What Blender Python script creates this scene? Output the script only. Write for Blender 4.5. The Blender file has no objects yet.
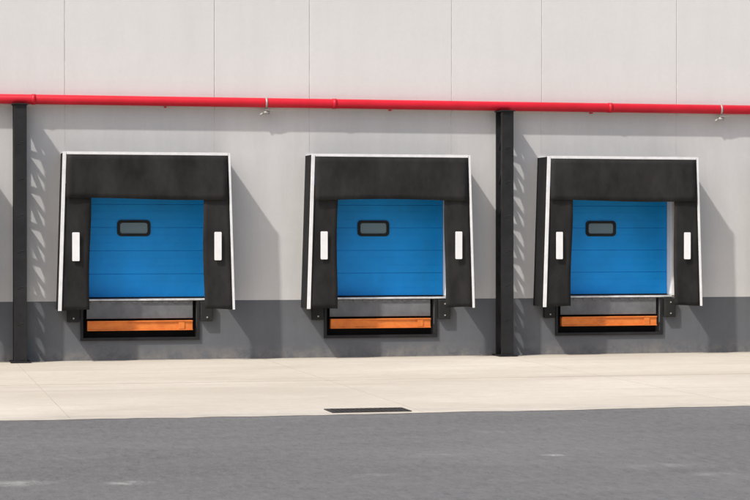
import bpy, bmesh, math, random
from mathutils import Vector
random.seed(4)
S=bpy.context.scene
S.view_settings.view_transform='Standard'; S.view_settings.look='None'; S.view_settings.exposure=0

# ---------------- materials ----------------
def nt(name):
    m=bpy.data.materials.new(name); m.use_nodes=True
    t=m.node_tree; b=t.nodes['Principled BSDF']
    b.inputs['Specular IOR Level'].default_value=.3
    return m,t,b
def mixc(t,fac,a,b,mode='MIX'):
    n=t.nodes.new('ShaderNodeMix'); n.data_type='RGBA'; n.blend_type=mode
    for s,v in ((n.inputs[0],fac),(n.inputs[6],a),(n.inputs[7],b)):
        if hasattr(v,'is_output'): t.links.new(v,s)
        elif isinstance(v,(int,float)): s.default_value=v
        else: s.default_value=(*v[:3],1)
    return n.outputs[2]
def noise(t,scale,detail=5,rough=.6,mul=(1,1,1),dist=0.0):
    g=t.nodes.new('ShaderNodeNewGeometry')
    mp=t.nodes.new('ShaderNodeMapping'); mp.inputs['Scale'].default_value=mul
    t.links.new(g.outputs['Position'],mp.inputs['Vector'])
    n=t.nodes.new('ShaderNodeTexNoise'); n.inputs['Scale'].default_value=scale
    n.inputs['Detail'].default_value=detail; n.inputs['Roughness'].default_value=rough
    n.inputs['Distortion'].default_value=dist
    t.links.new(mp.outputs[0],n.inputs['Vector']); return n.outputs['Fac']
def ramp(t,inp,p0,p1,v0=0.0,v1=1.0):
    n=t.nodes.new('ShaderNodeMapRange'); t.links.new(inp,n.inputs[0])
    n.inputs[1].default_value=p0;n.inputs[2].default_value=p1
    n.inputs[3].default_value=v0;n.inputs[4].default_value=v1
    return n.outputs[0]
def math2(t,op,a,b):
    n=t.nodes.new('ShaderNodeMath'); n.operation=op
    for s,v in ((n.inputs[0],a),(n.inputs[1],b)):
        if hasattr(v,'is_output'): t.links.new(v,s)
        else: s.default_value=v
    return n.outputs[0]
def height(t):
    g=t.nodes.new('ShaderNodeNewGeometry'); s=t.nodes.new('ShaderNodeSeparateXYZ')
    t.links.new(g.outputs['Position'],s.inputs[0]); return s.outputs['Z'],s.outputs['Y']
def bump(t,b,h,strength=.3,dist=.01):
    n=t.nodes.new('ShaderNodeBump'); n.inputs['Strength'].default_value=strength
    n.inputs['Distance'].default_value=dist
    t.links.new(h,n.inputs['Height']); t.links.new(n.outputs[0],b.inputs['Normal'])
def simple(name,col,rough=.6,metal=0.0,var=.25,scale=3.0,mul=(1,1,1),spec=.3):
    m,t,b=nt(name)
    n=noise(t,scale,6,.65,mul)
    f=ramp(t,n,.3,.7)
    c=mixc(t,f,tuple(c*(1-var) for c in col),tuple(min(1,c*(1+var)) for c in col))
    t.links.new(c,b.inputs['Base Color'])
    b.inputs['Roughness'].default_value=rough; b.inputs['Metallic'].default_value=metal
    b.inputs['Specular IOR Level'].default_value=spec
    return m

def wall_mat(name,col,stain,splash=False):
    m,t,b=nt(name)
    big=ramp(t,noise(t,.35,4,.5),.3,.7)
    streak=ramp(t,noise(t,2.2,6,.7,(1,1,.12)),.42,.8)
    blot=ramp(t,noise(t,1.1,7,.72,(1,1,.8),.4),.48,.72)
    fine=ramp(t,noise(t,14,5,.7),.3,.7)
    c=mixc(t,big,tuple(x*.94 for x in col),col)
    c=mixc(t,math2(t,'MULTIPLY',streak,stain),c,tuple(x*.72 for x in (col[0],col[1]*.98,col[2]*.95)))
    c=mixc(t,math2(t,'MULTIPLY',blot,stain*.7),c,tuple(x*1.18 for x in col))
    c=mixc(t,math2(t,'MULTIPLY',fine,.12),c,tuple(x*.7 for x in col))
    if splash:
        z,_=height(t)
        d=math2(t,'MULTIPLY',ramp(t,z,.0,.32,1,0),ramp(t,noise(t,3,6,.75),.38,.66))
        c=mixc(t,math2(t,'MULTIPLY',d,.55),c,(.34,.31,.27))
        sc=ramp(t,noise(t,1.6,6,.75,(.6,1,3)),.60,.72)
        c=mixc(t,math2(t,'MULTIPLY',sc,.35),c,(.05,.05,.052))
    t.links.new(c,b.inputs['Base Color']); b.inputs['Roughness'].default_value=.85
    bump(t,b,noise(t,30,4,.6),.12,.01)
    return m
M_up=wall_mat('upper_panel_paint',(.72,.708,.692),.16)
M_low=wall_mat('lower_wall_paint',(.635,.628,.615),.36)
M_base=wall_mat('dark_plinth_paint',(.14,.147,.16),.45,True)
M_joint=simple('joint_sealant',(.53,.52,.505),.9)
M_black=simple('black_shelter_fabric',(.0265,.0255,.025),.9,0,.38,2.2,(1,1,.5),.12)
M_black2=simple('black_side_fabric',(.020,.020,.021),.9,0,.2,3,(1,1,1),.12)
M_alu=simple('white_aluminium_profile',(.76,.76,.76),.45,0,.10,5)
M_white=simple('white_marker',(.82,.82,.82),.5,0,.06)
M_steel=simple('black_painted_steel',(.016,.016,.017),.6,0,.35)
M_rubber=simple('bumper_rubber',(.022,.022,.022),.85,0,.3)
M_grey=simple('leveler_grey_steel',(.15,.155,.165),.6,0,.25,2.5)
M_sill=simple('sill_light_steel',(.64,.64,.64),.5,0,.3,4)
M_jamb=simple('white_jamb',(.85,.85,.84),.6,0,.05)
M_galv=simple('galvanised_fitting',(.42,.41,.38),.5,.3,.2)
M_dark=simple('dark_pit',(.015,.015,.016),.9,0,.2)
M_grate=simple('cast_iron_grate',(.05,.045,.042),.8,.2,.4,8)
M_glass,_t,_b=nt('door_window_pane'); _b.inputs['Base Color'].default_value=(.18,.26,.30,1); _b.inputs['Roughness'].default_value=.15
def orange_mat():
    m,t,b=nt('orange_lip_paint')
    c=mixc(t,ramp(t,noise(t,4,6,.65,(1,1,2)),.3,.7),(.62,.155,.03),(.82,.25,.05))
    w=ramp(t,noise(t,6,7,.8,(.5,1,2)),.58,.68)
    c=mixc(t,math2(t,'MULTIPLY',w,.6),c,(.22,.09,.04))
    t.links.new(c,b.inputs['Base Color']); b.inputs['Roughness'].default_value=.6
    return m
M_orange=orange_mat()

def door_mat():
    m,t,b=nt('blue_door_paint')
    col=(.006,.325,.85)
    f=ramp(t,noise(t,1.0,5,.6),.3,.7)
    c=mixc(t,f,tuple(x*.84 for x in col),tuple(min(1,x*1.08) for x in col))
    s=ramp(t,noise(t,3,6,.7,(1,1,.2)),.5,.8,0,.25)
    c=mixc(t,s,c,(.03,.25,.56))
    t.links.new(c,b.inputs['Base Color']); b.inputs['Roughness'].default_value=.5
    bump(t,b,noise(t,60,3,.5),.1,.004)
    return m
M_blue=door_mat()
def pipe_mat():
    m,t,b=nt('red_pipe_paint')
    f=ramp(t,noise(t,1.5,5,.6),.3,.75)
    c=mixc(t,f,(.68,.014,.035),(.52,.012,.022))
    t.links.new(c,b.inputs['Base Color']); b.inputs['Roughness'].default_value=.42
    return m
M_red=pipe_mat()

def concrete_mat():
    m,t,b=nt('pale_concrete')
    big=ramp(t,noise(t,.22,6,.62,(.5,1,1),.6),.36,.66)
    c=mixc(t,big,(.54,.487,.402),(.69,.638,.545))
    med=ramp(t,noise(t,1.1,7,.7,(.35,1,1)),.45,.72)
    c=mixc(t,math2(t,'MULTIPLY',med,.38),c,(.50,.445,.365))
    fine=ramp(t,noise(t,5,6,.85,(1,.5,1)),.38,.68)
    c=mixc(t,math2(t,'MULTIPLY',fine,.26),c,(.39,.35,.29))
    tr=ramp(t,noise(t,.9,5,.6,(.12,2.2,1)),.56,.76)
    c=mixc(t,math2(t,'MULTIPLY',tr,.42),c,(.33,.295,.25))
    sp=ramp(t,noise(t,2.3,6,.8,(1,.45,1)),.66,.74)
    c=mixc(t,math2(t,'MULTIPLY',sp,.45),c,(.22,.20,.18))
    _,y=height(t)
    dirt=math2(t,'MULTIPLY',ramp(t,y,-.35,-.02,0,1),ramp(t,noise(t,2.5,5,.7),.3,.6))
    c=mixc(t,math2(t,'MULTIPLY',dirt,.55),c,(.27,.235,.195))
    edge=math2(t,'MULTIPLY',ramp(t,y,-13.6,-12.4,1,0),ramp(t,noise(t,1.7,6,.75,(.6,1,1)),.40,.62))
    c=mixc(t,math2(t,'MULTIPLY',edge,.45),c,(.30,.275,.245))
    t.links.new(c,b.inputs['Base Color']); b.inputs['Roughness'].default_value=.9
    bump(t,b,noise(t,25,5,.7),.2,.01)
    return m
def asphalt_mat():
    m,t,b=nt('worn_asphalt')
    big=ramp(t,noise(t,.3,6,.6,(.5,1,1),.5),.35,.68)
    c=mixc(t,big,(.116,.114,.111),(.165,.162,.158))
    dk=ramp(t,noise(t,.8,6,.7,(.25,1,1)),.5,.72)
    c=mixc(t,math2(t,'MULTIPLY',dk,.40),c,(.08,.079,.077))
    agg=ramp(t,noise(t,9,8,.95,(1,.35,1)),.42,.64)
    c=mixc(t,math2(t,'MULTIPLY',agg,.6),c,(.24,.234,.226))
    agd=ramp(t,noise(t,7,8,.95,(1.13,.4,1)),.52,.66)
    c=mixc(t,math2(t,'MULTIPLY',agd,.6),c,(.045,.044,.043))
    g=t.nodes.new('ShaderNodeNewGeometry')
    nn=ramp(t,noise(t,5,6,.8,(.9,.6,1)),.42,.60)
    tot=None
    for (x,y,rx,ry,a) in [(-8.6,-20.9,.36,.28,.34),(-7.45,-21.1,.24,.18,.42),(-2.4,-19.5,.13,.12,.7),(-4.9,-21.0,.30,.14,.15),
                          (-1.5,-20.8,.6,.3,.12),(-3.7,-19.2,.3,.2,.12),(-7.9,-18.5,.5,.25,.10),(-2.3,-16.6,.35,.2,.12),(-1.3,-21.7,.25,.2,.2)]:
        vm=t.nodes.new('ShaderNodeMapping'); vm.vector_type='POINT'
        vm.inputs['Location'].default_value=(-x/rx,-y/ry,0); vm.inputs['Scale'].default_value=(1/rx,1/ry,0)
        t.links.new(g.outputs['Position'],vm.inputs['Vector'])
        ln=t.nodes.new('ShaderNodeVectorMath'); ln.operation='LENGTH'; t.links.new(vm.outputs[0],ln.inputs[0])
        f=ramp(t,ln.outputs['Value'],.4,1.35,a,0)
        tot=f if tot is None else math2(t,'MAXIMUM',tot,f)
    c=mixc(t,math2(t,'MULTIPLY',tot,nn),c,(.56,.54,.51))
    t.links.new(c,b.inputs['Base Color']); b.inputs['Roughness'].default_value=.92
    bump(t,b,noise(t,40,5,.8),.4,.01)
    return m
M_conc=concrete_mat(); M_asph=asphalt_mat()

# ---------------- mesh helpers ----------------
def link(o,parent=None):
    S.collection.objects.link(o)
    if parent: o.parent=parent
    return o
def empty(name,loc=(0,0,0)):
    e=bpy.data.objects.new(name,None); e.location=loc; e.empty_display_size=.3
    return link(e)
def mesh(name,verts,faces,mat,parent=None,bev=0,smooth=False):
    me=bpy.data.meshes.new(name); me.from_pydata(verts,[],faces); me.update()
    bm=bmesh.new(); bm.from_mesh(me); bmesh.ops.recalc_face_normals(bm,faces=bm.faces); bm.to_mesh(me); bm.free()
    o=bpy.data.objects.new(name,me); me.materials.append(mat); link(o,parent)
    if smooth:
        for p in me.polygons: p.use_smooth=True
    if bev:
        b=o.modifiers.new('b','BEVEL'); b.width=bev; b.segments=2
    return o
BF=[(0,1,2,3),(4,7,6,5),(0,4,5,1),(1,5,6,2),(2,6,7,3),(3,7,4,0)]
def boxv(x0,x1,y0,y1,z0,z1):
    return [(x0,y0,z0),(x1,y0,z0),(x1,y1,z0),(x0,y1,z0),(x0,y0,z1),(x1,y0,z1),(x1,y1,z1),(x0,y1,z1)]
def box(name,x0,x1,y0,y1,z0,z1,mat,parent=None,bev=0):
    return mesh(name,boxv(x0,x1,y0,y1,z0,z1),BF,mat,parent,bev)
def boxes(name,lst,mat,parent=None,bev=0):
    v=[];f=[]
    for b in lst:
        k=len(v); v+=boxv(*b); f+=[tuple(i+k for i in q) for q in BF]
    return mesh(name,v,f,mat,parent,bev)
def bar(p,q,w):
    p=Vector(p);q=Vector(q);d=(q-p).normalized()
    a=Vector((1,0,0)) if abs(d.x)<.9 else Vector((0,1,0))
    b=d.cross(a).normalized(); a=b.cross(d).normalized()
    h=w/2
    r=[]
    for c in (p,q):
        for s1,s2 in ((-1,-1),(1,-1),(1,1),(-1,1)): r.append(tuple(c+a*h*s1+b*h*s2))
    return r
def cyl(name,p,q,r,mat,parent=None,n=24,cap=True):
    p=Vector(p);q=Vector(q);d=(q-p).normalized()
    a=Vector((0,0,1)) if abs(d.z)<.9 else Vector((1,0,0))
    b=d.cross(a).normalized(); a=b.cross(d).normalized()
    v=[]
    for c in (p,q):
        for i in range(n):
            t=2*math.pi*i/n; v.append(tuple(c+a*r*math.cos(t)+b*r*math.sin(t)))
    f=[(i,(i+1)%n,n+(i+1)%n,n+i) for i in range(n)]
    if cap: f+=[tuple(range(n))[::-1],tuple(range(n,2*n))]
    o=mesh(name,v,f,mat,parent)
    for pl in o.data.polygons: pl.use_smooth=len(pl.vertices)==4
    return o

# ---------------- layout ----------------
docks=[-9.92,-4.90,.12,5.14,10.16]
cols=[-17.37,-7.33,2.73,12.77]
XL,XR=-45.,45.
OW=1.42; OZ1=4.1
PW=1.16; PZ0=.44
ZB=1.20
ZU=5.12

B=empty('warehouse_building')
lo=[];pl=[]
edges=[XL]
for c in docks: edges+= [c-OW,c+OW]
edges.append(XR)
for i in range(0,len(edges),2): lo.append((edges[i],edges[i+1],0,.35,ZB,ZU))
for c in docks: lo.append((c-OW,c+OW,0,.35,OZ1,ZU))
boxes('lower_wall',lo,M_low,B)
e2=[XL]
for c in docks: e2+=[c-PW,c+PW]
e2.append(XR)
for i in range(0,len(e2),2): pl.append((e2[i],e2[i+1],-.004,.35,-.3,ZB))
for c in docks: pl.append((c-PW,c+PW,-.004,.35,-.3,PZ0))
boxes('dark_plinth',pl,M_base,B)
js=[]
for c in docks: js+=[c-1.52,c+1.52]
xs=[XL,-30,-25,-20,-14.9]+js+[16.7,20,25,30,XR]
box('upper_backing',XL,XR,.01,.35,ZU,9.2,M_joint,B)
up=[]
for a,b in zip(xs[:-1],xs[1:]): up.append((a+.007,b-.007,-.045,.01,ZU,9.2))
boxes('upper_panels',up,M_up,B,.004)
boxes('joint_sealant',[(j-.007,j+.007,-.038,.008,ZU+.002,9.19) for j in xs[1:-1]],M_joint,B)
boxes('lower_wall_joints',[(j-.005,j+.005,-.0025,0.001,4.25,ZU) for j in js],M_joint,B)
box('parapet_cap',XL,XR,-.1,.5,9.2,9.3,M_alu,B)
box('building_mass',XL,XR,.352,30,-.3,9.19,M_low,B)

def rrect(w,h,r,n=6):
    pts=[]
    for cx,cz,a0 in ((w/2-r,h/2-r,0),(-w/2+r,h/2-r,90),(-w/2+r,-h/2+r,180),(w/2-r,-h/2+r,270)):
        for i in range(n+1):
            a=math.radians(a0+90*i/n); pts.append((cx+r*math.cos(a),cz+r*math.sin(a)))
    return pts
def plate(name,pts,x,y0,y1,z,mat,parent,bev=0):
    n=len(pts)
    v=[(x+a,y0,z+b) for a,b in pts]+[(x+a,y1,z+b) for a,b in pts]
    f=[tuple(range(n)),tuple(range(n,2*n))[::-1]]+[(i,(i+1)%n,n+(i+1)%n,n+i) for i in range(n)]
    return mesh(name,v,f,mat,parent,bev)
def ring(name,po,pi,x,y0,y1,z,mat,parent):
    n=len(po); v=[]
    for p,y in ((po,y0),(pi,y0),(pi,y1),(po,y1)): v+=[(x+a,y,z+b) for a,b in p]
    f=[]
    for k in range(4):
        for i in range(n):
            j=(i+1)%n; a=k*n; b=((k+1)%4)*n
            f.append((a+i,a+j,b+j,b+i))
    return mesh(name,v,f,mat,parent)
for c in docks:
    D=empty('overhead_door',(0,0,0))
    box('door_core',c-OW+.012,c+OW-.012,.262,.30,1.272,4.09,M_blue,D)
    ps=[];z=1.27
    for k in range(6):
        z2=z+.475
        ps.append((c-OW+.01,c+OW-.01,.25,.2615,z+.0055,min(z2,4.11)-.0055)); z=z2
    boxes('door_sections',ps,M_blue,D,.003)
    rib=[];z=1.27
    for k in range(6):
        rib+= [(c-OW+.012,c+OW-.012,.2465,.2502,z+.16*q-.004,z+.16*q+.004) for q in (1,2)]; z+=.475
    boxes('section_ribs',rib,M_blue,D)
    wx=c-.10
    ring('window_frame',rrect(.68,.33,.08),rrect(.56,.22,.05),wx,.225,.2499,2.68,M_rubber,D)
    plate('window_pane',rrect(.562,.222,.05),wx,.240,.2455,2.68,M_glass,D)
    boxes('door_jambs',[(c+OW-.008,c+OW+.0,.01,.245,1.27,OZ1),(c-OW,c-OW+.008,.01,.245,1.27,OZ1)],M_jamb,D)
    boxes('door_frame',[(c+OW,c+OW+.16,-.03,-.002,1.25,OZ1+.1),(c-OW-.16,c-OW,-.03,-.002,1.25,OZ1+.1)],M_jamb,D)
    box('bottom_seal',c-OW+.01,c+OW-.01,.246,.29,1.247,1.2715,M_rubber,D)

def lerp(a,b,t): return a+(b-a)*t
for c0 in docks:
    c=c0+.06
    H=empty('dock_shelter')
    zt,zb,zh=4.19,1.045,3.26
    P=.75; wt,wb=1.66,1.755
    for s in (-1,1):
        v=[]
        for (x,y,z) in ((wt,-.001,zt-.05),(wt,-P+.03,zt-.05),(wb,-P+.03,zb+.0),(wb,-.001,zb+.0)):
            v.append((c+s*x,y,z))
        v+= [(p[0]-s*.03,p[1],p[2]) for p in v]
        mesh('side_wall',v,[(0,1,2,3),(4,7,6,5),(0,4,5,1),(1,5,6,2),(2,6,7,3),(3,7,4,0)],M_black2,H)
    box('top_wall',c-wt,c+wt,-P+.03,-.001,zt-.048,zt-.012,M_black2,H)
    ph=random.uniform(0,6)
    for s in (-1,1):
        nz,nx=26,7; v=[];f=[]
        for k in range(nz+1):
            t=k/nz; z=lerp(zb,zh+.3,t)
            tt=(z-zb)/(zt-zb)
            xo=lerp(wb,wt,tt)-.03; xi=lerp(1.15,1.115,tt)+ .014*math.sin(t*6+ph+s)
            for i in range(nx+1):
                u=i/nx; x=lerp(xi,xo,u)
                y=-P+.02+.016*math.sin(u*3+t*5+ph*3+s)*(1-abs(2*u-1))+.02*(1-u)*math.sin(t*4+s+ph)
                v.append((c+s*x,y,z+(.012*math.sin(u*3+ph) if k==0 else 0)))
        for k in range(nz):
            for i in range(nx):
                a=k*(nx+1)+i; f.append((a,a+1,a+nx+2,a+nx+1))
        o=mesh('side_curtain',v,f,M_black,H,smooth=True)
        m=o.modifiers.new('s','SOLIDIFY'); m.thickness=.012
        w=.07 if s<0 else .045
        def pt(x,y,z): return (c+s*x,y,z)
        v=[pt(wt-w+.015,-P-.01,zt),pt(wt+.015,-P-.01,zt),pt(wb+.015,-P-.01,zb-.01),pt(wb-w+.015,-P-.01,zb-.01),
           pt(wt-w+.015,-P+.029,zt),pt(wt+.015,-P+.029,zt),pt(wb+.015,-P+.029,zb-.01),pt(wb-w+.015,-P+.029,zb-.01)]
        mesh('edge_profile',v,BF,M_alu,H,.004)
        mz=2.32+random.uniform(-.015,.015); mx=c+s*(1.42)
        plate('guide_marker',rrect(.145,.57,.02),mx,-P-.03,-P-.012,mz,M_white,H,.003)
    box('top_profile',c-wt+.06,c+wt-.035,-P-.012,-P+.03,zt-.05,zt+.005,M_alu,H,.004)
    nz,nx=8,28; v=[];f=[]
    for k in range(nz+1):
        for i in range(nx+1):
            u=i/nx; t=k/nz
            z=lerp(zh+.018*math.sin(u*5+ph),zt-.05,t)
            x=c-wt+.055+lerp(-.01,0,t)+(2*wt-.095)*u
            y=-P-.012-.03*(1-t)+.012*math.sin(u*9+ph)*(1-t)
            v.append((x,y,z))
    for k in range(nz):
        for i in range(nx):
            a=k*(nx+1)+i; f.append((a,a+1,a+nx+2,a+nx+1))
    o=mesh('head_curtain',v,f,M_black,H,smooth=True)
    m=o.modifiers.new('s','SOLIDIFY'); m.thickness=.012

for c in docks:
    L=empty('dock_leveler')
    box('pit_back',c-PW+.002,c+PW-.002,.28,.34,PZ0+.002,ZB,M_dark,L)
    box('deck_edge',c-OW+.002,c+OW-.002,-.03,.244,1.206,1.242,M_sill,L,.004)
    box('folded_lip',c-1.08,c+1.08,.02,.06,.84,1.198,M_grey,L,.008)
    boxes('lip_hinge_tabs',[(c-1.0+i*.21,c-1.0+i*.21+.10,-.004,.019,1.15,1.195) for i in range(10)],M_grey,L,.003)
    box('orange_beam',c-1.07,c+1.07,-.04,.10,.60,.80,M_orange,L,.010)
    boxes('orange_beam_flanges',[(c-1.07,c+1.07,-.065,-.041,.775,.80),(c-1.07,c+1.07,-.065,-.041,.60,.618)],M_orange,L,.003)
    boxes('beam_end_brackets',[(c+.78,c+.90,-.06,-.042,.625,.77)],M_orange,L,.004)
    boxes('pit_frame',[(c-PW-.05,c+PW+.05,-.05,-.006,.40,.46),(c-PW-.05,c-PW+.005,-.05,-.006,.46,1.198),(c+PW-.005,c+PW+.05,-.05,-.006,.46,1.198)],M_steel,L,.004)
    boxes('dock_bumpers',[(c-1.48,c-1.24,-.13,-.006,.78,1.18),(c+1.23,c+1.47,-.13,-.006,.78,1.18)],M_rubber,L,.015)
    boxes('bumper_bolts',[(c+s*1.355-.015,c+s*1.355+.015,-.145,-.13,z-.015,z+.015) for s in (-1,1) for z in (.86,1.1)],M_galv,L,.003)

for cx in cols:
    C=empty('steel_post')
    zt=5.13
    yb,yf=-.06,-.50
    boxes('front_channel',[(cx-.125,cx+.125,yf-.02,yf+.02,0,zt),(cx-.125,cx-.100,yf+.021,yf+.08,0,zt),(cx+.100,cx+.125,yf+.021,yf+.08,0,zt)],M_steel,C,.004)
    boxes('back_channel',[(cx-.125,cx+.125,yb-.02,yb+.02,0,zt)],M_steel,C,.004)
    v=[];f=[]
    def add(p,q,w):
        k=len(v); v.extend(bar(p,q,w)); f.extend([tuple(i+k for i in qq) for qq in BF])
    n=7; h=(zt-.1)/n
    for i in range(n):
        z=.05+i*h
        add((cx-.03,yb,z),(cx-.03,yf,z+h),.065)
        add((cx+.03,yf,z),(cx+.03,yb,z+h),.065)
    for i in range(0,n+1):
        add((cx,yb,.05+i*h),(cx,yf,.05+i*h),.06)
    mesh('lacing_bars',v,f,M_steel,C)
    box('base_plate',cx-.2,cx+.2,-.6,-.01,.006,.03,M_steel,C,.003)
    box('cap_plate',cx-.15,cx+.15,-.56,-.05,zt,zt+.02,M_steel,C,.003)

R=empty('fire_water_pipe')
PY,PZ,PR=-.165,5.255,.098
cyl('pipe_run',(XL,PY,PZ),(XR,PY,PZ),PR,M_red,R,32)
for x in (-13.2,-7.05,-.9,5.1,11.3):
    cyl('coupling',(x-.04,PY,PZ),(x+.04,PY,PZ),PR+.009,M_red,R,32)
for x in [-14,-9.9,-4.4,.3,4.7,9.9]:
    boxes('wall_bracket',[(x-.02,x+.02,PY,-.047,PZ-PR-.03,PZ-PR-.006)],M_red,R)
for x in (-2.33,7.62,-12.4):
    Vv=empty('drain_valve')
    cyl('stub',(x,PY,PZ-PR+.01),(x,PY,PZ-.20),.022,M_galv,Vv,12)
    cyl('body',(x-.05,PY,PZ-.20),(x+.07,PY,PZ-.20),.035,M_galv,Vv,16)
    cyl('outlet',(x-.05,PY,PZ-.20),(x-.13,PY,PZ-.26),.024,M_galv,Vv,12)
    box('handle',x-.02,x+.14,PY-.05,PY-.035,PZ-.155,PZ-.14,M_galv,Vv,.003)
    cyl('strap',(x-.02,PY,PZ),(x+.02,PY,PZ),PR+.010,M_galv,Vv,32)

# ---------------- ground ----------------
YA=-13.65
def sheet(name,x0,x1,y0,y1,z,mat,par=None):
    return mesh(name,[(x0,y0,z),(x1,y0,z),(x1,y1,z),(x0,y1,z)],[(0,1,2,3)],mat,par)
sheet('ground',-600,600,-600,600,-.012,M_asph)
sheet('asphalt_road',-300,300,-70,YA+.3,-.004,M_asph)
n=600; v=[];f=[]
random.seed(2)
e=0
for i in range(n+1):
    x=-50+100*i/n; e=e*.93+random.uniform(-.045,.045)
    v+=[(x,YA+e,.0),(x,0.05,.0)]
for i in range(n): f.append((2*i,2*i+2,2*i+3,2*i+1))
A=mesh('concrete_apron',v,f,M_conc)
jm=simple('apron_joint_filler',(.42,.38,.32),.9)
jl=[]
for x in [-22.4,-17.4,-12.4,-7.41,-2.4,2.63,7.6,12.6,17.6]: jl.append((x-.004,x+.004,YA+.2,-.02,.0,.002))
for y in (-6.8,): jl.append((-50,50,y-.005,y+.005,.0,.0035))
boxes('expansion_joints',jl,jm,A)
G=empty('drain_grate')
gx,gy=-3.13,-13.08
boxes('frame',[(gx-.58,gx+.58,gy-.31,gy-.27,.0,.012),(gx-.58,gx+.58,gy+.27,gy+.31,.0,.012),(gx-.58,gx-.54,gy-.27,gy+.27,.0,.012),(gx+.54,gx+.58,gy-.27,gy+.27,.0,.012)],M_grate,G)
box('sump',gx-.54,gx+.54,gy-.27,gy+.27,.0005,.004,M_dark,G)
boxes('bars',[(gx-.53+i*.072,gx-.53+i*.072+.034,gy-.27,gy+.27,.0045,.011) for i in range(15)],M_grate,G)

# ---------------- light ----------------
d=Vector((1.5,1.0,-2.15)).normalized()
sl=bpy.data.lights.new('sun','SUN'); sl.energy=3.05; sl.angle=math.radians(1.6); sl.color=(1,.965,.915)
so=bpy.data.objects.new('sun',sl); so.rotation_euler=d.to_track_quat('-Z','Y').to_euler(); so.location=(-10,-10,20); link(so)
w=bpy.data.worlds.new('World'); S.world=w; w.use_nodes=True
t=w.node_tree; bg=t.nodes['Background']
sk=t.nodes.new('ShaderNodeTexSky'); sk.sky_type='NISHITA'; sk.sun_disc=False
sk.sun_elevation=math.asin(-d.z); sk.sun_rotation=math.atan2(-d.x,-d.y)
sk.dust_density=4; sk.air_density=1.0; sk.ozone_density=1
t.links.new(sk.outputs[0],bg.inputs[0]); bg.inputs[1].default_value=.15

# ---------------- camera ----------------
th=math.radians(13); Dc=43.4
cd=bpy.data.cameras.new('camera'); cd.lens=99.9; cd.sensor_width=36; cd.clip_end=2000
co=bpy.data.objects.new('camera',cd); link(co)
co.location=(-Dc*math.sin(th),-Dc*math.cos(th),2.5)
co.rotation_euler=(math.radians(90-.358),0,-th)
S.camera=co
